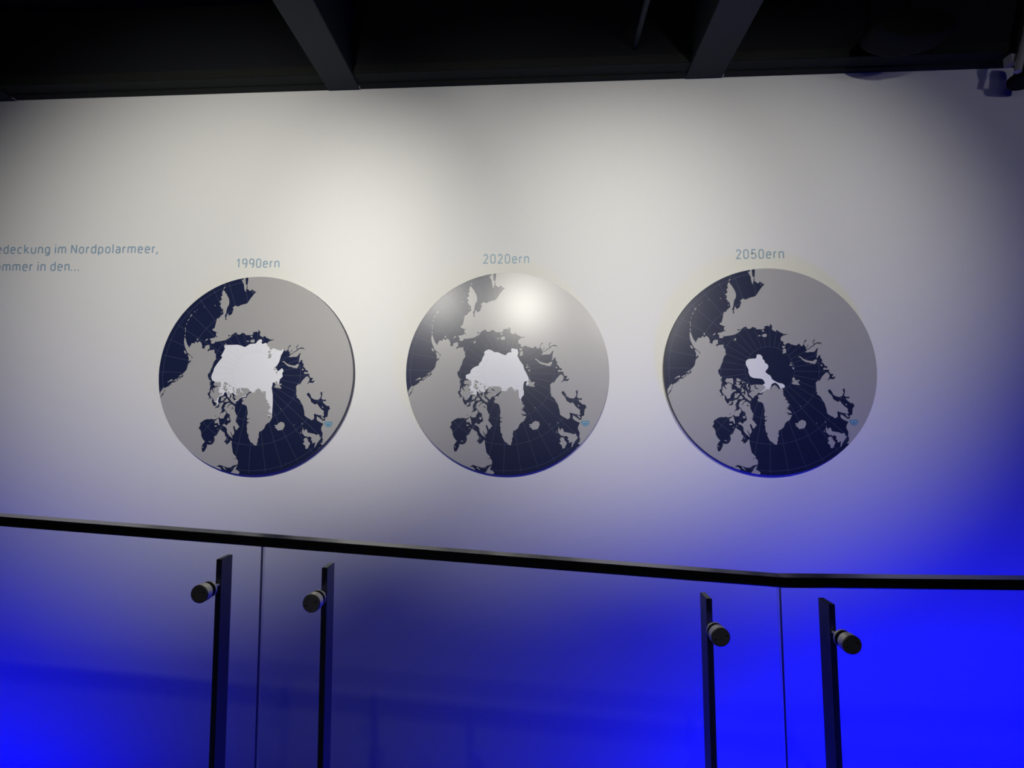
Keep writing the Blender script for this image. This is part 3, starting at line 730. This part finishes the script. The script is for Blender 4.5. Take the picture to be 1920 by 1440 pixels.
y0, y1, hh, c = -1.330, -1.286, 0.0262, 0.003
sec = [(y0, c), (y0 + c, 0), (y1 - c, 0), (y1, c), (y1, hh - c), (y1 - c, hh), (y0 + c, hh), (y0, hh - c)]
XL, XR = -4.2, 4.6
bm = bmesh.new()
prism(bm, sec, (XL, rail_z(XL)), (XK - 0.0, rail_z(XK)))
bmesh.ops.recalc_face_normals(bm, faces=bm.faces[:])
part('handrail', bm, M_RAIL)['label'] = 'sloping black handrail section over the ramp'
bm = bmesh.new()
prism(bm, sec, (XK, rail_z(XK)), (XR, rail_z(XR)))
bmesh.ops.recalc_face_normals(bm, faces=bm.faces[:])
part('handrail', bm, M_RAIL)['label'] = 'level black handrail section on the right'

GY0, GY1 = -1.308, -1.297
def pane(x0, x1, d0=1, d1=1):
    bm = bmesh.new()
    zb = lambda x: rail_z(x) - FH + 0.04
    zt = lambda x: rail_z(x) + 0.004
    V = {}
    for i, x in enumerate((x0, x1)):
        for j, y in enumerate((GY0, GY1)):
            V[i, j, 0] = bm.verts.new((x, y, zb(x)))
            V[i, j, 1] = bm.verts.new((x, y, zt(x)))
    F = lambda *k: bm.faces.new([V[a] for a in k])
    F((0, 0, 0), (1, 0, 0), (1, 0, 1), (0, 0, 1))
    F((0, 1, 0), (0, 1, 1), (1, 1, 1), (1, 1, 0))
    F((0, 0, 0), (0, 0, 1), (0, 1, 1), (0, 1, 0)).material_index = d0
    F((1, 0, 0), (1, 1, 0), (1, 1, 1), (1, 0, 1)).material_index = d1
    F((0, 0, 1), (1, 0, 1), (1, 1, 1), (0, 1, 1)).material_index = 1
    F((0, 0, 0), (0, 1, 0), (1, 1, 0), (1, 0, 0)).material_index = 1
    bmesh.ops.recalc_face_normals(bm, faces=bm.faces[:])
    return part('glass_pane', bm, [M_GLASS, M_EDGE, M_EDGE_PALE])
JL, JR, G = -0.6085, 0.7855, 0.003
pane(-2.6, JL - G, 1, 1)
pane(JL + G, JR - G, 2, 2)          # pale ends paint in the bright line along the joints
pane(JR + G, 2.9, 1, 1)

def post(x, side, cx, cz):
    """flat bar upright with its glass clamp"""
    zt = rail_z(x) - 0.0665
    bm = bmesh.new()
    box(bm, x - 0.008, x + 0.008, -1.250, -1.196, rail_z(x) - FH, zt, bev=0.0012)
    p = part('post', bm, M_RAIL)
    # clamp: steel disc in front of the glass, rubber rings, thin rod to the bar
    bm = bmesh.new()
    lathe(bm, [(0, 0), (0.0, 0.0225), (0.0022, 0.0245), (0.0225, 0.0245), (0.0225, 0)], (cx, -1.3330, cz), (0, 1, 0), 48, [0, 0, 0, 0])
    for a in (0.35, 0.35 + pi):
        lathe(bm, [(0, 0), (0, 0.0022), (0.001, 0.0022), (0.001, 0)],
              (cx + 0.0145 * cos(a), -1.3337, cz + 0.0145 * sin(a)), (0, 1, 0), 12, [1, 1, 1])
    part('clamp_cap', bm, [M_STEEL, M_RUBBER], radians(35), p)['label'] = 'round brushed steel clamp cap'
    bm = bmesh.new()
    lathe(bm, [(0, 0), (0, 0.0225), (0.0025, 0.0225), (0.0025, 0)], (cx, -1.3105, cz), (0, 1, 0), 40)
    lathe(bm, [(0, 0), (0, 0.0225), (0.0025, 0.0225), (0.0025, 0)], (cx, -1.297, cz), (0, 1, 0), 40)
    part('gasket', bm, M_RUBBER, radians(35), p)
    bm = bmesh.new()
    lathe(bm, [(0, 0), (0, 0.0225), (0.006, 0.0225), (0.007, 0.018), (0.011, 0.010), (0.013, 0.0055), (0.046, 0.0055), (0.046, 0)], (cx, -1.2945, cz), (0, 1, 0), 40)
    part('clamp_rod', bm, M_STEEL, radians(35), p)
    return p
for x, side, cx, cz in ((-0.7663, 1, -0.7575, 1.1379), (-0.4565, 1, -0.4485, 1.1168), (0.6212, -1, 0.6180, 1.0443), (0.9498, -1, 0.9438, 1.0302)):
    post(x, side, x, cz - 0.003)

# ------------------------------------------------------------------ spotlight and shadow caster near the right end of the ceiling
def at(t, bm, name, m, smooth=radians(35)):
    o = obj(name, bm, m, None, smooth)
    for v in o.data.vertices:
        v.co -= t.location
    o.parent = t
    return o
t = empty('shadow_caster', (1.92, -0.30, 3.92), 'flat black body added under the dark ceiling to cast a shadow, right of the right beam', 'lamp')  # black body added and shaped for its rounded shadow on the wall head
bm = bmesh.new()
lathe(bm, [(0, 0), (0.0, 0.9), (0.02, 1.0), (0.12, 1.0), (0.14, 0.9), (0.14, 0)], (0, 0, 0), (0, 1, 0), 64)
for v in bm.verts:
    v.co = Vector((1.985 + v.co.x * 0.20, -0.34 + v.co.y, 3.492 + v.co.z * (0.075 if v.co.x > 0 else 0.082)))
at(t, bm, 'housing', M_LAMP)
bm = bmesh.new(); tube(bm, [(1.99, -0.28, 3.53), (1.99, -0.28, 3.92)], 0.012, 16); at(t, bm, 'stem', M_LAMP)
t = empty('wall_spotlight', (2.70, -0.12, 3.92), 'small grey spotlight on a slanting arm, cut off by the right edge under the ceiling', 'lamp')
bm = bmesh.new()
lathe(bm, [(0, 0), (0.0, 0.06), (0.008, 0.068), (0.034, 0.068), (0.034, 0)], (2.662, -0.12, 3.313), (0.05, 0, 1), 48)
at(t, bm, 'shadow_puck', M_LAMP)  # dark puck standing in for the shadow below the spotlight
bm = bmesh.new()
lathe(bm, [(0.0, 0), (0.0, 0.045), (0.09, 0.040), (0.10, 0.03), (0.10, 0)], (2.667, -0.12, 3.347), (0.05, 0, 1), 48)
at(t, bm, 'lamp_head', M_LAMP)
bm = bmesh.new(); box(bm, 2.574, 2.614, -0.15, -0.105, 3.405, 3.455, bev=0.004); at(t, bm, 'driver_box', M_LAMP_GREY)
bm = bmesh.new(); tube(bm, [(2.588, -0.165, 3.345), (2.645, -0.165, 3.55), (2.74, -0.165, 3.92)], 0.016, 12); at(t, bm, 'arm', M_LAMP_GREY)
t = empty('ceiling_conduit', (0.69, -4.0, 3.60), 'thin dark conduit running towards the viewer between the two beams', 'conduit')
bm = bmesh.new(); box(bm, 0.680, 0.704, -8.0, -0.118, 3.575, 3.60, bev=0.003); at(t, bm, 'pipe', M_BEAM)
for k in range(5):
    bm = bmesh.new(); box(bm, 0.686, 0.698, -0.4 - 1.6 * k, -0.37 - 1.6 * k, 3.60, 3.92); at(t, bm, 'hanger', M_BEAM)
# the three track spotlights behind the viewer that light the wall
bm = bmesh.new(); box(bm, -2.2, 2.6, -3.53, -3.49, 3.36, 3.40, bev=0.003)
t = empty('lamp_track', (0.2, -3.51, 3.40), 'black lighting track behind the viewer', 'track')
at(t, bm, 'track_bar', M_LAMP)
for x in (-2.0, 2.4):
    bm = bmesh.new()
    tube(bm, [(x, -3.51, 3.39), (x, -3.51, 3.92)], 0.008, 10)
    at(t, bm, 'hanger', M_LAMP)
for (loc, aim, inten, half), which in zip(SPOTS, ('left', 'middle', 'right')):
    L = Vector(loc)
    d = (Vector(aim) - L).normalized()
    t = empty('track_spotlight', (L.x, -3.51, 3.36), 'black track spotlight behind the viewer, %s one of three' % which, 'lamp')
    bm = bmesh.new()
    lathe(bm, [(0.0, 0), (0.0, 0.05), (0.16, 0.05), (0.16, 0.045), (0.012, 0.045), (0.012, 0)], L - d * 0.14, d, 32)
    at(t, bm, 'lamp_head', M_LAMP)
    bm = bmesh.new(); tube(bm, [(L.x, L.y, L.z + 0.02) if False else tuple(L - d * 0.10 + Vector((0, 0, 0.045))), (L.x, -3.51, 3.37)], 0.009, 10)
    at(t, bm, 'stem', M_LAMP)
for (loc, aim, inten, half), which in zip(UPS, ('left', 'right')):
    t = empty('floor_uplighter', (loc[0], loc[1], -2.2), 'black floor uplighter in the gap under the wall, %s one' % which, 'lamp')
    bm = bmesh.new(); box(bm, loc[0] - 0.15, loc[0] + 0.15, loc[1] - 0.04, loc[1] + 0.0, loc[2] - 0.75, loc[2] - 0.28, bev=0.01)
    box(bm, loc[0] - 0.03, loc[0] + 0.03, loc[1] - 0.04, loc[1], -2.2, loc[2] - 0.7)
    at(t, bm, 'housing', M_LAMP)
